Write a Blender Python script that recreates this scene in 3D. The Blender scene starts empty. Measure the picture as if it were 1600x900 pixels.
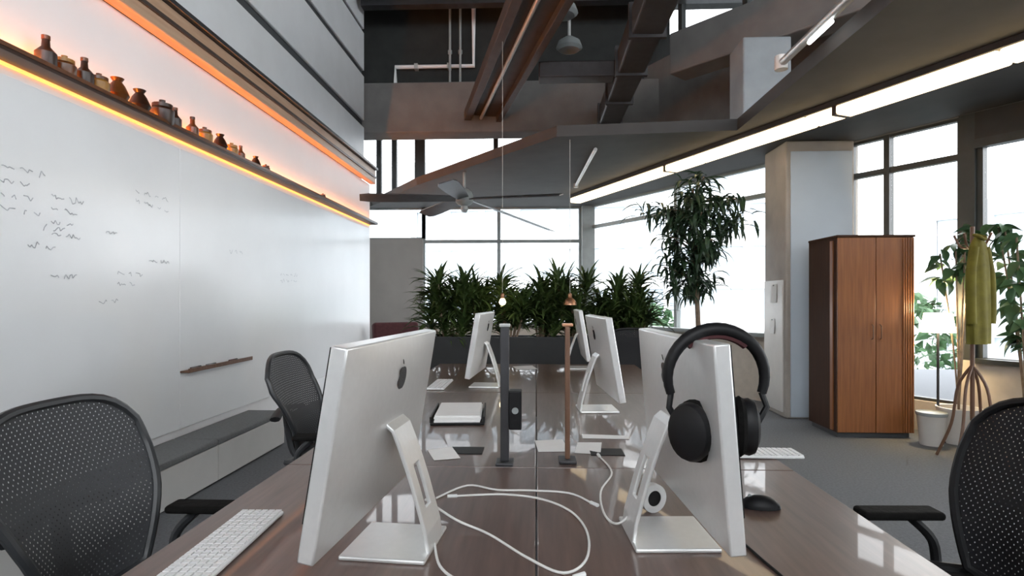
import bpy, bmesh, math, random
from mathutils import Vector, Matrix
random.seed(7)
R = math.radians
C = bpy.context.scene.collection
scene = bpy.context.scene

# ------------------------------------------------------------------ camera, world, exposure
F_PX = 900.0
YAW = math.atan(38.0 / F_PX)
CAM_Z = 1.33
cam_d = bpy.data.cameras.new('camera')
cam = bpy.data.objects.new('camera', cam_d); C.objects.link(cam)
cam_d.sensor_width = 36.0
cam_d.lens = 36.0 * F_PX / 1600.0
cam_d.shift_y = 18.0 / 1600.0
cam_d.clip_start = 0.05
cam_d.clip_end = 300
cam.location = (0, 0, CAM_Z)
cam.rotation_euler = (R(90), 0, YAW)
scene.camera = cam

world = bpy.data.worlds.new('overcast_sky'); scene.world = world
world.use_nodes = True
bg = world.node_tree.nodes['Background']
bg.inputs[0].default_value = (0.95, 0.97, 1.0, 1)
bg.inputs[1].default_value = 4.0

vs = scene.view_settings
vs.view_transform = 'Standard'; vs.look = 'None'; vs.gamma = 1.0
vs.use_curve_mapping = False
vs.exposure = 0.9

# ------------------------------------------------------------------ materials
MATS = {}
def mat(name, col, rough=0.6, metal=0.0, noise=0.0, nscale=8.0, bump=0.0, bscale=None, spec=0.5,
        emit=None, estr=0.0, col2=None, stretch=None, trans=0.0, coat=0.0):
    m = bpy.data.materials.new(name); m.use_nodes = True
    nt = m.node_tree; b = nt.nodes['Principled BSDF']
    b.inputs['Base Color'].default_value = (*col, 1)
    b.inputs['Roughness'].default_value = rough
    b.inputs['Metallic'].default_value = metal
    b.inputs['Specular IOR Level'].default_value = spec
    if coat: b.inputs['Coat Weight'].default_value = coat
    if emit:
        b.inputs['Emission Color'].default_value = (*emit, 1)
        b.inputs['Emission Strength'].default_value = estr
    if noise > 0 or bump > 0 or col2:
        tc = nt.nodes.new('ShaderNodeTexCoord')
        mp = nt.nodes.new('ShaderNodeMapping')
        if stretch: mp.inputs['Scale'].default_value = stretch
        nt.links.new(tc.outputs['Object'], mp.inputs['Vector'])
        nz = nt.nodes.new('ShaderNodeTexNoise')
        nz.inputs['Scale'].default_value = nscale; nz.inputs['Detail'].default_value = 6
        nt.links.new(mp.outputs[0], nz.inputs['Vector'])
        ramp = nt.nodes.new('ShaderNodeValToRGB')
        c2 = col2 if col2 else tuple(c * (1 - noise) for c in col)
        ramp.color_ramp.elements[0].position = 0.3; ramp.color_ramp.elements[1].position = 0.7
        ramp.color_ramp.elements[0].color = (*c2, 1)
        ramp.color_ramp.elements[1].color = (*col, 1)
        nt.links.new(nz.outputs['Fac'], ramp.inputs[0])
        nt.links.new(ramp.outputs[0], b.inputs['Base Color'])
        if bump > 0:
            nb = nz
            if bscale:
                nb = nt.nodes.new('ShaderNodeTexNoise'); nb.inputs['Scale'].default_value = bscale
                nt.links.new(mp.outputs[0], nb.inputs['Vector'])
            bp = nt.nodes.new('ShaderNodeBump'); bp.inputs['Strength'].default_value = bump
            bp.inputs['Distance'].default_value = 0.01
            nt.links.new(nb.outputs['Fac'], bp.inputs['Height'])
            nt.links.new(bp.outputs[0], b.inputs['Normal'])
    MATS[name] = m
    return m

def glass_mat(name, tint, gloss=0.05):
    m = bpy.data.materials.new(name); m.use_nodes = True
    nt = m.node_tree; nt.nodes.clear()
    out = nt.nodes.new('ShaderNodeOutputMaterial')
    tr = nt.nodes.new('ShaderNodeBsdfTransparent'); tr.inputs[0].default_value = (*tint, 1)
    gl = nt.nodes.new('ShaderNodeBsdfGlossy'); gl.inputs['Roughness'].default_value = 0.02
    mx = nt.nodes.new('ShaderNodeMixShader'); mx.inputs[0].default_value = gloss
    nt.links.new(tr.outputs[0], mx.inputs[1]); nt.links.new(gl.outputs[0], mx.inputs[2])
    nt.links.new(mx.outputs[0], out.inputs[0])
    MATS[name] = m
    return m

def mesh_mat(name, col, scale, hole):
    """woven chair mesh: diagonal threads with open holes"""
    m = bpy.data.materials.new(name); m.use_nodes = True
    nt = m.node_tree; b = nt.nodes['Principled BSDF']; out = nt.nodes['Material Output']
    b.inputs['Base Color'].default_value = (*col, 1); b.inputs['Roughness'].default_value = 0.6; b.inputs['Specular IOR Level'].default_value = 0.3
    tc = nt.nodes.new('ShaderNodeTexCoord')
    def wave(rot):
        mp = nt.nodes.new('ShaderNodeMapping'); mp.inputs['Rotation'].default_value = rot
        w = nt.nodes.new('ShaderNodeTexWave'); w.inputs['Scale'].default_value = scale
        w.bands_direction = 'Y'
        nt.links.new(tc.outputs['Object'], mp.inputs[0]); nt.links.new(mp.outputs[0], w.inputs[0])
        return w
    w1 = wave((R(38), 0, 0)); w2 = wave((R(-38), 0, 0))
    mn = nt.nodes.new('ShaderNodeMath'); mn.operation = 'MINIMUM'
    nt.links.new(w1.outputs['Fac'], mn.inputs[0]); nt.links.new(w2.outputs['Fac'], mn.inputs[1])
    gt = nt.nodes.new('ShaderNodeMath'); gt.operation = 'GREATER_THAN'; gt.inputs[1].default_value = hole
    nt.links.new(mn.outputs[0], gt.inputs[0])
    tr = nt.nodes.new('ShaderNodeBsdfTransparent')
    mx = nt.nodes.new('ShaderNodeMixShader')
    nt.links.new(gt.outputs[0], mx.inputs[0])
    nt.links.new(b.outputs[0], mx.inputs[1]); nt.links.new(tr.outputs[0], mx.inputs[2])
    nt.links.new(mx.outputs[0], out.inputs[0])
    MATS[name] = m
    return m

mat('wall_white', (0.80, 0.80, 0.81), 0.55, noise=0.04, nscale=2)
mat('board_white', (0.84, 0.85, 0.86), 0.22, noise=0.05, nscale=1.6)
mat('marker_grey', (0.58, 0.60, 0.63), 0.6, noise=0.4, nscale=30)
mat('carpet', (0.20, 0.21, 0.225), 0.95, noise=0.25, nscale=60, bump=0.4, bscale=300, spec=0.1)
mat('concrete', (0.17, 0.162, 0.155), 0.8, noise=0.25, nscale=3, bump=0.15, bscale=40)
mat('concrete_blue', (0.30, 0.33, 0.35), 0.75, noise=0.2, nscale=4, bump=0.15, bscale=40)
mat('face_blue', (0.50, 0.57, 0.64), 0.5, noise=0.06, nscale=3)
mat('concrete_pale', (0.44, 0.40, 0.36), 0.75, noise=0.22, nscale=4, bump=0.15, bscale=40)
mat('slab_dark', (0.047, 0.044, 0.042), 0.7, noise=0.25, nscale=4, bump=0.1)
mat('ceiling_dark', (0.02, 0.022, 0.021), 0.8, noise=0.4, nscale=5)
mat('steel_dark', (0.055, 0.055, 0.06), 0.45, metal=0.3, noise=0.3, nscale=10)
mat('tray_brown', (0.075, 0.055, 0.048), 0.5, metal=0.2, noise=0.3, nscale=8)
mat('galvanised', (0.55, 0.56, 0.55), 0.4, metal=0.6, noise=0.2, nscale=12)
mat('clad_grey', (0.82, 0.84, 0.86), 0.5, noise=0.06, nscale=3)
mat('reveal_dark', (0.06, 0.065, 0.07), 0.7)
mat('trim_wood', (0.50, 0.33, 0.22), 0.5, col2=(0.40, 0.25, 0.16), nscale=5, stretch=(6, 0.4, 6))
mat('taupe', (0.34, 0.32, 0.30), 0.8, noise=0.1, nscale=3)
mat('parapet_beige', (0.62, 0.55, 0.47), 0.8, noise=0.15, nscale=8)
mat('frame_dark', (0.045, 0.05, 0.05), 0.45, noise=0.2, nscale=10)
mat('frame_grey', (0.30, 0.33, 0.33), 0.5, noise=0.15, nscale=8)
glass_mat('glass', (0.97, 0.98, 0.982))
mat('desk_wood', (0.155, 0.10, 0.082), 0.34, col2=(0.105, 0.066, 0.054), nscale=6, stretch=(9, 0.7, 9), coat=0.35)
mat('desk_edge', (0.05, 0.04, 0.036), 0.5, noise=0.2, nscale=20)
mat('aluminium', (0.78, 0.78, 0.77), 0.34, metal=0.55, noise=0.04, nscale=60)
mat('white_plastic', (0.82, 0.82, 0.81), 0.35, noise=0.03, nscale=20)
mat('key_white', (0.78, 0.78, 0.78), 0.5, noise=0.03, nscale=40)
mat('screen_black', (0.012, 0.012, 0.014), 0.08, noise=0.2, nscale=4)
mat('logo_black', (0.03, 0.03, 0.032), 0.25, noise=0.1, nscale=30)
mat('black_plastic', (0.010, 0.010, 0.011), 0.5, noise=0.2, nscale=25, spec=0.25)
mat('black_foam', (0.010, 0.0095, 0.009), 0.9, spec=0.15, noise=0.3, nscale=60, bump=0.3)
mat('chair_frame', (0.032, 0.034, 0.037), 0.42, noise=0.2, nscale=20)
mesh_mat('chair_mesh', (0.06, 0.062, 0.067), 22, 0.86)
mesh_mat('chair_mesh_black', (0.010, 0.010, 0.012), 22, 0.9)
mat('cushion_grey', (0.20, 0.205, 0.21), 0.9, noise=0.2, nscale=60, bump=0.25)
mat('bench_white', (0.72, 0.71, 0.69), 0.5, noise=0.05, nscale=6)
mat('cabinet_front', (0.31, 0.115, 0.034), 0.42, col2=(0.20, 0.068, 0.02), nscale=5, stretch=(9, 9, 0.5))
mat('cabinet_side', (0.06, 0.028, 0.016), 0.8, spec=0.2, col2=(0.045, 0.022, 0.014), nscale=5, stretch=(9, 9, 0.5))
mat('brass', (0.55, 0.36, 0.14), 0.35, metal=0.9, noise=0.1, nscale=20)
mat('copper', (0.62, 0.33, 0.2), 0.35, metal=0.8, noise=0.15, nscale=20)
mat('leaf_dark', (0.085, 0.13, 0.035), 0.45, col2=(0.022, 0.05, 0.014), nscale=6)
mat('leaf_tree', (0.045, 0.095, 0.045), 0.45, col2=(0.014, 0.035, 0.016), nscale=5)
mat('leaf_fresh', (0.11, 0.22, 0.10), 0.4, col2=(0.045, 0.11, 0.05), nscale=6)
mat('bark', (0.33, 0.24, 0.17), 0.9, noise=0.4, nscale=20, bump=0.4)
mat('soil', (0.03, 0.022, 0.016), 0.95, noise=0.4, nscale=40, bump=0.5)
mat('planter_black', (0.012, 0.0125, 0.013), 0.5, noise=0.3, nscale=6)
mat('pot_white', (0.7, 0.68, 0.65), 0.4, noise=0.05, nscale=10)
mat('olive_cloth', (0.17, 0.145, 0.014), 0.85, noise=0.35, nscale=12, bump=0.4)
mat('walnut', (0.19, 0.10, 0.06), 0.5, col2=(0.12, 0.06, 0.035), nscale=8, stretch=(8, 8, 0.8))
mat('maroon_cloth', (0.085, 0.025, 0.028), 0.9, noise=0.3, nscale=30)
mat('paper', (0.85, 0.84, 0.82), 0.7, noise=0.04, nscale=15)
mat('cable_white', (0.82, 0.81, 0.78), 0.45, noise=0.05, nscale=20)
mat('cord_pale', (0.55, 0.54, 0.50), 0.6, noise=0.1, nscale=20)
mat('amber', (0.13, 0.042, 0.010), 0.3, noise=0.4, nscale=20)
mat('amber_dark', (0.035, 0.013, 0.006), 0.35, noise=0.4, nscale=20)
mat('ochre', (0.34, 0.16, 0.03), 0.4, noise=0.3, nscale=20)
mat('led_orange', (1, 0.6, 0.3), 0.5, emit=(1.0, 0.36, 0.07), estr=1.1, noise=0.02)
mat('led_orange_up', (1, 0.6, 0.3), 0.5, emit=(1.0, 0.29, 0.035), estr=75.0, noise=0.02)
mat('led_warm', (1, 0.95, 0.85), 0.5, emit=(1.0, 0.76, 0.44), estr=1.8, noise=0.02)
mat('tube_white', (1, 1, 1), 0.5, emit=(0.95, 1.0, 1.0), estr=3.0, noise=0.02)
mat('bulb_warm', (1, 0.95, 0.85), 0.5, emit=(1.0, 0.78, 0.45), estr=10.0, noise=0.02)
mat('shade_glow', (0.95, 0.9, 0.75), 0.7, emit=(1.0, 0.86, 0.55), estr=5.0, noise=0.02)
mat('asphalt', (0.22, 0.23, 0.24), 0.9, noise=0.2, nscale=3)
mat('facade_pale', (0.80, 0.81, 0.82), 0.8, noise=0.08, nscale=0.4)
mat('facade_glass', (0.48, 0.55, 0.60), 0.15, noise=0.2, nscale=0.3)
M = MATS

# ------------------------------------------------------------------ helpers
def tag(o, label=None, cat=None, group=None, kind=None):
    if label: o['label'] = label
    if cat: o['category'] = cat
    if group: o['group'] = group
    if kind: o['kind'] = kind
    return o

def thing(name, label, cat, loc=(0, 0, 0), rz=0.0, group=None):
    o = bpy.data.objects.new(name, None); C.objects.link(o)
    o.empty_display_size = 0.1
    o.location = loc; o.rotation_euler = (0, 0, rz)
    return tag(o, label, cat, group)

class MB:
    def __init__(s): s.v = []; s.f = []
    def add(s, vs, fs, mtx=None):
        n = len(s.v)
        s.v += [tuple(mtx @ Vector(p)) if mtx else tuple(p) for p in vs]
        s.f += [tuple(i + n for i in f) for f in fs]
        return s
    def box(s, x0, x1, y0, y1, z0, z1, mtx=None):
        return s.add([(x0, y0, z0), (x1, y0, z0), (x1, y1, z0), (x0, y1, z0),
                      (x0, y0, z1), (x1, y0, z1), (x1, y1, z1), (x0, y1, z1)],
                     [(0, 3, 2, 1), (4, 5, 6, 7), (0, 1, 5, 4), (1, 2, 6, 5), (2, 3, 7, 6), (3, 0, 4, 7)], mtx)
    def prism(s, poly, z0, z1, mtx=None):
        n = len(poly)
        vs = [(p[0], p[1], z0) for p in poly] + [(p[0], p[1], z1) for p in poly]
        fs = [tuple(range(n - 1, -1, -1)), tuple(range(n, 2 * n))]
        fs += [(i, (i + 1) % n, n + (i + 1) % n, n + i) for i in range(n)]
        return s.add(vs, fs, mtx)
    def tube(s, pts, r, n=8, closed=False, cap=True, flat=None):
        pts = [Vector(p) for p in pts]; L = len(pts)
        rs = r if isinstance(r, (list, tuple)) else [r] * L
        tang = []
        for i in range(L):
            a = pts[(i - 1) % L] if (closed or i > 0) else pts[i]
            b = pts[(i + 1) % L] if (closed or i < L - 1) else pts[i]
            tang.append((b - a).normalized())
        up = Vector((0, 0, 1))
        if abs(tang[0].dot(up)) > 0.9: up = Vector((1, 0, 0))
        nrm = (up - tang[0] * up.dot(tang[0])).normalized()
        vs = []
        for i in range(L):
            t = tang[i]
            nrm = (nrm - t * nrm.dot(t))
            if nrm.length < 1e-5: nrm = t.orthogonal()
            nrm.normalize(); bn = t.cross(nrm)
            for k in range(n):
                a = 2 * math.pi * k / n
                fx = flat if flat else 1.0
                vs.append(pts[i] + nrm * (math.cos(a) * rs[i] * fx) + bn * (math.sin(a) * rs[i]))
        fs = []
        for i in range(L if closed else L - 1):
            j = (i + 1) % L
            for k in range(n):
                k2 = (k + 1) % n
                fs.append((i * n + k, i * n + k2, j * n + k2, j * n + k))
        if cap and not closed:
            fs.append(tuple(range(n - 1, -1, -1))); fs.append(tuple((L - 1) * n + k for k in range(n)))
        return s.add(vs, fs)
    def lathe(s, prof, n=20, mtx=None):
        vs = []; fs = []
        for (r, z) in prof:
            for k in range(n):
                a = 2 * math.pi * k / n
                vs.append((r * math.cos(a), r * math.sin(a), z))
        for i in range(len(prof) - 1):
            for k in range(n):
                k2 = (k + 1) % n
                fs.append((i * n + k, i * n + k2, (i + 1) * n + k2, (i + 1) * n + k))
        fs.append(tuple(range(n - 1, -1, -1)))
        fs.append(tuple((len(prof) - 1) * n + k for k in range(n)))
        return s.add(vs, fs, mtx)
    def grid(s, fn, nu, nv):
        vs = [fn(i / nu, j / nv) for j in range(nv + 1) for i in range(nu + 1)]
        fs = [(j * (nu + 1) + i, j * (nu + 1) + i + 1, (j + 1) * (nu + 1) + i + 1, (j + 1) * (nu + 1) + i)
              for j in range(nv) for i in range(nu)]
        return s.add(vs, fs)
    def build(s, name, m, parent=None, smooth=False, bevel=0.0, solid=0.0, seg=2, loc=None):
        me = bpy.data.meshes.new(name); me.from_pydata([tuple(p) for p in s.v], [], s.f)
        bm = bmesh.new(); bm.from_mesh(me)
        if not solid: bmesh.ops.recalc_face_normals(bm, faces=bm.faces)
        bm.to_mesh(me); bm.free()
        me.materials.append(M[m] if isinstance(m, str) else m)
        if smooth:
            for p in me.polygons: p.use_smooth = True
            me.set_sharp_from_angle(angle=R(40))
        me.update()
        o = bpy.data.objects.new(name, me); C.objects.link(o)
        if parent: o.parent = parent
        if loc: o.location = loc
        if solid:
            md = o.modifiers.new('solid', 'SOLIDIFY'); md.thickness = solid; md.offset = 0
        if bevel:
            md = o.modifiers.new('bevel', 'BEVEL'); md.width = bevel; md.segments = seg
            md.limit_method = 'ANGLE'; md.angle_limit = R(40)
        return o

def bx(name, x0, x1, y0, y1, z0, z1, m, parent=None, bevel=0.0, mtx=None):
    return MB().box(x0, x1, y0, y1, z0, z1, mtx).build(name, m, parent, bevel=bevel)

def struct(o):
    o['kind'] = 'structure'; return o

def copy_tree(o, parent=None):
    c = o.copy(); C.objects.link(c)
    if parent: c.parent = parent
    for ch in list(o.children): copy_tree(ch, c)
    return c

def arc_pts(pts, n=6, closed=False):
    """Catmull-Rom through points"""
    P = [Vector(p) for p in pts]; out = []; L = len(P)
    rng = range(L) if closed else range(L - 1)
    for i in rng:
        if closed:
            p0, p1, p2, p3 = P[(i - 1) % L], P[i], P[(i + 1) % L], P[(i + 2) % L]
        else:
            p0 = P[max(i - 1, 0)]; p1 = P[i]; p2 = P[i + 1]; p3 = P[min(i + 2, L - 1)]
        for k in range(n):
            t = k / n
            out.append(0.5 * ((2 * p1) + (p2 - p0) * t + (2 * p0 - 5 * p1 + 4 * p2 - p3) * t * t
                              + (3 * p1 - p0 - 3 * p2 + p3) * t ** 3))
    if not closed: out.append(P[-1])
    return out

# ------------------------------------------------------------------ setting: plan of the room
XW = -2.68                       # left wall face
G = Vector((0.94, 11.0, 0))      # corner of back wall and slanted glass front
U = Vector((0.513, -0.858, 0)).normalized()   # along the slanted front, towards the camera side
N = Vector((U.y, -U.x, 0))       # points outward? fixed below
if N.dot(Vector((1, 1, 0))) < 0: N = -N
FM = Matrix(((U.x, N.x, 0, G.x), (U.y, N.y, 0, G.y), (0, 0, 1, 0), (0, 0, 0, 1)))   # (t, out, z) -> world
ZS = 3.1
ZC = 6.2
TE = 16.2                        # end of the front behind the camera

struct(bx('floor', -4.7, 9.8, -3.2, 11.3, -0.2, 0, 'carpet'))
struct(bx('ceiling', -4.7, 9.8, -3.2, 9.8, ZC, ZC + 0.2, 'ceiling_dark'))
struct(bx('ceiling_back_bay', -4.7, 1.6, 9.8, 11.3, 4.62, 4.8, 'concrete'))
struct(bx('wall_rear', -4.7, 9.8, -3.2, -3.0, 0, 2.7, 'wall_white'))
struct(bx('wall_rear_head', -4.7, 9.8, -3.2, -3.0, 5.9, ZC, 'wall_white'))
struct(bx('wall_rear_end', -4.7, -2.6, -3.2, -3.0, 2.7, 5.9, 'wall_white'))
wl = struct(bx('wall_left', XW - 0.25, XW, -3.0, 9.17, 0, 3.18, 'wall_white'))
wu = struct(bx('wall_left_upper', XW - 0.30, XW - 0.13, -3.0, 9.17, 3.18, ZC, 'reveal_dark'))
# grey cladding boards above the rail, with dark joints between
zb = [3.46, 4.10, 4.21, 4.92, 5.01, 5.62, 5.68, 6.2]
for k in range(4):
    bx('panel', XW - 0.13, XW - 0.09 + 0.0 * k, -3.0, 9.17, zb[2 * k], zb[2 * k + 1], 'clad_grey', wu, bevel=0.01)
struct(bx('wall_left_return', -4.7, XW - 0.25, 9.0, 9.17, 0, ZC, 'wall_white'))
struct(bx('wall_left_far', -4.7, -4.5, 9.17, 11.3, 0, 4.7, 'taupe'))
t1 = struct(bx('trim_1', XW, XW + 0.10, -3.0, 9.17, 3.18, 3.40, 'trim_wood', bevel=0.012))
bx('rail_lip', XW - 0.10, XW + 0.14, -3.0, 9.17, 3.40, 3.44, 'steel_dark', t1, bevel=0.006)
bx('rail_groove', XW + 0.10, XW + 0.115, -3.0, 9.17, 3.27, 3.30, 'tray_brown', t1)
struct(bx('baseboard_left', XW, XW + 0.015, -3.0, 9.17, 0, 0.1, 'reveal_dark'))

# back wall, with low solid part at left and glazing
YB = 11.0
struct(bx('wall_back_low', -4.5, -2.18, YB, YB + 0.2, 0, 2.5, 'taupe'))
struct(bx('wall_back_parapet', -2.18, 0.94, YB, YB + 0.2, 0, 0.85, 'parapet_beige'))
struct(bx('wall_back_band', -4.5, 1.0, YB, YB + 0.2, ZS, 3.32, 'slab_dark'))
struct(bx('wall_back_head', -4.5, 1.1, YB, YB + 0.2, 4.5, 4.8, 'concrete'))
struct(bx('trim_corner_pier', 0.86, 1.10, YB - 0.1, YB + 0.2, 0, 4.7, 'frame_grey'))

def window_box(name, label, boxes, mtx=None):
    o = bpy.data.objects.new(name, None); C.objects.link(o)
    struct(o)
    for (nm, x0, x1, y0, y1, z0, z1, m) in boxes:
        bx(nm, x0, x1, y0, y1, z0, z1, m, o, mtx=mtx)
    return o

def glazing(name, xs, z0, z1, transoms, frame='frame_dark', w=0.05, mtx=None, y0=0.04, dep=0.09, ws=None):
    """a frame of mullions at xs, with transoms, one pane for each field"""
    b = []
    zs = [z0] + transoms + [z1]
    for i, x in enumerate(xs):
        ww = ws[i] if ws else w
        b.append(('mullion', x - ww / 2, x + ww / 2, y0, y0 + dep, z0, z1, frame))
    for i in range(len(xs) - 1):
        wa = (ws[i] if ws else w) / 2; wb_ = (ws[i + 1] if ws else w) / 2
        for z in zs:
            b.append(('transom', xs[i] + wa, xs[i + 1] - wb_, y0 + 0.01, y0 + dep - 0.01,
                      max(z - w / 2, z0), min(z + w / 2, z1), frame))
        for j in range(len(zs) - 1):
            b.append(('pane', xs[i] + wa, xs[i + 1] - wb_, y0 + 0.04, y0 + 0.046,
                      zs[j] + w / 2, zs[j + 1] - w / 2, 'glass'))
    return window_box(name, None, b, mtx)

TB = Matrix.Translation((0, YB, 0))
glazing('window_added_rear', [-2.6, 0.0, 2.6, 5.2, 7.8, 9.8], 2.7, 5.9, [], 'frame_dark', 0.08, Matrix.Translation((0, -3.2, 0)))  # added glazing behind the camera, lets daylight reach whiteboard and upper wall
glazing('window_1', [-2.18, -0.72, 0.84], 0.85, ZS, [2.45], 'frame_grey', 0.06, TB)
glazing('window_2', [-4.45, -3.05, -2.75, -2.25, -0.78, 0.84], 3.32, 4.5, [], 'frame_dark', 0.06, TB,
        ws=[0.06, 0.10, 0.10, 0.20, 0.09, 0.06])
bxs = bx('window_sill', -2.18, 0.9, YB - 0.12, YB + 0.02, 0.85, 0.89, 'frame_grey'); struct(bxs)
glazing('window_3', [-4.45, -3.3, -2.18], 2.5, ZS, [], 'frame_grey', 0.06, TB)

# slanted front: parapets, spandrels, posts and windows (t measured from the far corner)
def fwall(name, t0, t1, z0, z1, m, th=0.22):
    return struct(bx(name, t0, t1, 0.0, th, z0, z1, m, mtx=FM))
fwall('wall_front_parapet', 0.0, 5.02, 0, 0.85, 'parapet_beige')
fwall('wall_front_threshold', 5.02, 6.12, 0, 0.30, 'parapet_beige')
fwall('wall_front_parapet_near', 6.12, TE, 0, 0.75, 'parapet_beige')
fwall('wall_front_pier', 4.62, 5.02, 0.85, ZS, 'concrete_pale')
fwall('wall_front_spandrel', 6.25, TE, 2.80, ZS, 'slab_dark')
fwall('wall_front_post', 6.12, 6.25, 0.75, ZS, 'frame_dark', 0.15)
fwall('wall_front_upper', 0.0, 6.2, ZS, 5.15, 'concrete')
fwall('wall_front_upper_near', 6.2, TE, ZS, 3.5, 'concrete')
fwall('wall_front_top', 0.0, TE, 5.95, ZC, 'concrete')
glazing('window_4', [0.0, 2.30, 4.0, 4.62], 0.85, ZS, [2.70], 'frame_grey', 0.06, FM)
glazing('window_5', [5.02, 5.43, 6.12], 0.30, ZS, [2.72], 'frame_dark', 0.06, FM)
glazing('window_6', [6.27, 7.55, 8.9], 0.75, 2.80, [], 'frame_dark', 0.06, FM)
glazing('window_7', [8.9, 10.7, 12.5, 14.3, TE], 0.75, 2.80, [], 'frame_dark', 0.06, FM)
glazing('window_added_upper', [6.2, 7.6, 9.0, 10.8, 12.6, 14.4, TE], 3.5, 5.95, [], 'frame_dark', 0.08, FM)  # unseen upper glazing added to bring daylight onto the left wall
glazing('window_8', [0.0, 1.2, 2.4, 3.6, 4.8, 6.2], 5.15, 5.95, [], 'frame_dark', 0.08, FM)
struct(bx('window_sill_front', 0.0, 5.02, -0.16, 0.02, 0.85, 0.90, 'frame_grey', mtx=FM))
struct(bx('window_sill_near', 6.25, 9.2, -0.06, 0.02, 0.73, 0.775, 'frame_dark', mtx=FM))
struct(bx('trim_window_head', 6.25, TE, -0.03, 0.02, 2.76, 2.84, 'frame_dark', mtx=FM))

# mezzanine slab that cuts diagonally through the room
fe = G + U * TE
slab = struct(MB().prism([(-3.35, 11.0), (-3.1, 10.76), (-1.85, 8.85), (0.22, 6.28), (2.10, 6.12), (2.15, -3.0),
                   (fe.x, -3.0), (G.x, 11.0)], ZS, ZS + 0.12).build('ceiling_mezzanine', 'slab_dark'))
struct(MB().prism([(0.30, 6.40), (2.14, 6.22), (2.20, -2.9), (fe.x - 0.3, -2.9), (G.x, 10.6)], ZS + 0.12, ZS + 0.14).build('floor_bounce_added', 'parapet_beige'))  # pale unseen layer added to bounce daylight onto the upper left wall
# concrete beam over the end of the left wall and the dark wall above it
struct(bx('ceiling_beam', XW - 0.28, 2.2, 9.30, 9.75, 4.05, 4.87, 'concrete', bevel=0.02))
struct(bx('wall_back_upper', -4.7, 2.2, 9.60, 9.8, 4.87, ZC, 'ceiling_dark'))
# beam carried by a short pier on the slab
pa = Vector((1.62, 7.11, 0)); pb = Vector((3.9, 4.74, 0))
du = (pb - pa).normalized(); dn = Vector((-du.y, du.x, 0))
PM = Matrix(((du.x, dn.x, 0, pa.x), (du.y, dn.y, 0, pa.y), (0, 0, 1, 0), (0, 0, 0, 1)))
struct(bx('ceiling_beam_diagonal', 0, (pb - pa).length, 0, 0.35, 4.08, 4.58, 'concrete', mtx=PM, bevel=0.02))
struct(bx('trim_pier', 2.16, 2.66, 6.12, 6.55, ZS + 0.14, 4.08, 'concrete_blue', bevel=0.02))
# ceiling ribs
for k in range(4):
    struct(bx('ceiling_rib', -2.7, 6.0, 6.2 + 0.85 * k, 6.36 + 0.85 * k, 5.85, ZC, 'steel_dark'))
# column by the cabinet
col_ = struct(bx('trim_column', 2.78, 3.53, 6.55, 7.15, 0, ZS, 'concrete_pale', bevel=0.02))
bx('front_panel', 2.83, 3.50, 6.535, 6.55, 0.02, ZS - 0.12, 'face_blue', col_, bevel=0.004)  # thin sheet giving the column's front face a pale blue tone
bx('side_panel', 2.765, 2.78, 6.60, 7.12, 0.06, 1.55, 'pot_white', col_, bevel=0.004)

# ------------------------------------------------------------------ overhead services
ZD = 0.73      # desk top
def light_line():
    a = Vector((0.66, 9.85, 3.03)); b = Vector((3.90, 2.70, 3.03))
    u = (b - a).normalized(); n = Vector((-u.y, u.x, 0))
    L = (b - a).length
    t = thing('linear_light', 'long warm white linear light running diagonally under the grey slab', 'light', (a.x, a.y, 3.1),
              math.atan2(u.y, u.x))
    bx('housing', 0, L, -0.105, 0.105, -0.05, -0.002, 'slab_dark', t)
    for k in range(5):
        s0 = L * k / 5 + 0.006; s1 = L * (k + 1) / 5 - 0.006
        bx('diffuser', s0, s1, -0.10, 0.10, -0.13, -0.05, 'led_warm', t, bevel=0.02)
    for s in (0.33, 0.64):
        bx('clip', L * s - 0.02, L * s + 0.02, -0.104, 0.104, -0.134, -0.05, 'tray_brown', t)
light_line()

def tray(name, a, b, w, label, cat, side, core):
    a = Vector(a); b = Vector(b); u = b - a; L = u.length
    t = thing(name, label, cat, a, math.atan2(u.y, u.x))
    h = 0.16
    bx('side_rail', 0, L, -w / 2, -w / 2 + 0.11, 0, h, side, t, bevel=0.008)
    bx('side_rail', 0, L, w / 2 - 0.09, w / 2, 0, h, side, t, bevel=0.008)
    bx('deck', 0, L, -w / 2 + 0.11, w / 2 - 0.09, 0.09, 0.12, core, t)
    MB().tube([(0, -0.03, 0.05), (L, -0.03, 0.05)], 0.026, 10).build('conduit', 'galvanised', t, smooth=True)
    return t
tray('cable_tray', (-0.86, 9.25, 4.2), (0.55, 3.6, 4.2), 0.60,
     'brown twin-rail cable tray running from the concrete beam overhead', 'cable tray', 'tray_brown', 'tray_brown')
# second, darker duct and the pale pipe that comes off it
t = thing('duct', 'dark square duct crossing the ceiling right of the brown cable tray', 'duct', (1.13, 9.25, 4.02), R(-90))
bx('casing', 0, 6.4, -0.16, 0.16, 0, 0.30, 'steel_dark', t, bevel=0.02)
for k in range(6):
    bx('flange', 0.3 + k * 1.0, 0.36 + k * 1.0, -0.19, 0.19, -0.03, 0.33, 'steel_dark', t)
bx('branch', 1.9, 2.15, -1.1, -0.16, 0.05, 0.25, 'steel_dark', t, bevel=0.02)
t = thing('pipe', 'thin pale pipe slanting across the grey slab below the duct', 'pipe', (0.60, 8.75, 3.055))
MB().tube([(0, 0, 0), (0.06, -1.6, 0.0), (0.08, -2.1, 0.0)], 0.022, 8).build('run', 'galvanised', t, smooth=True)
MB().lathe([(0.035, -0.03), (0.035, 0.03)], 10).build('flange', 'galvanised', t, smooth=True)
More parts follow.
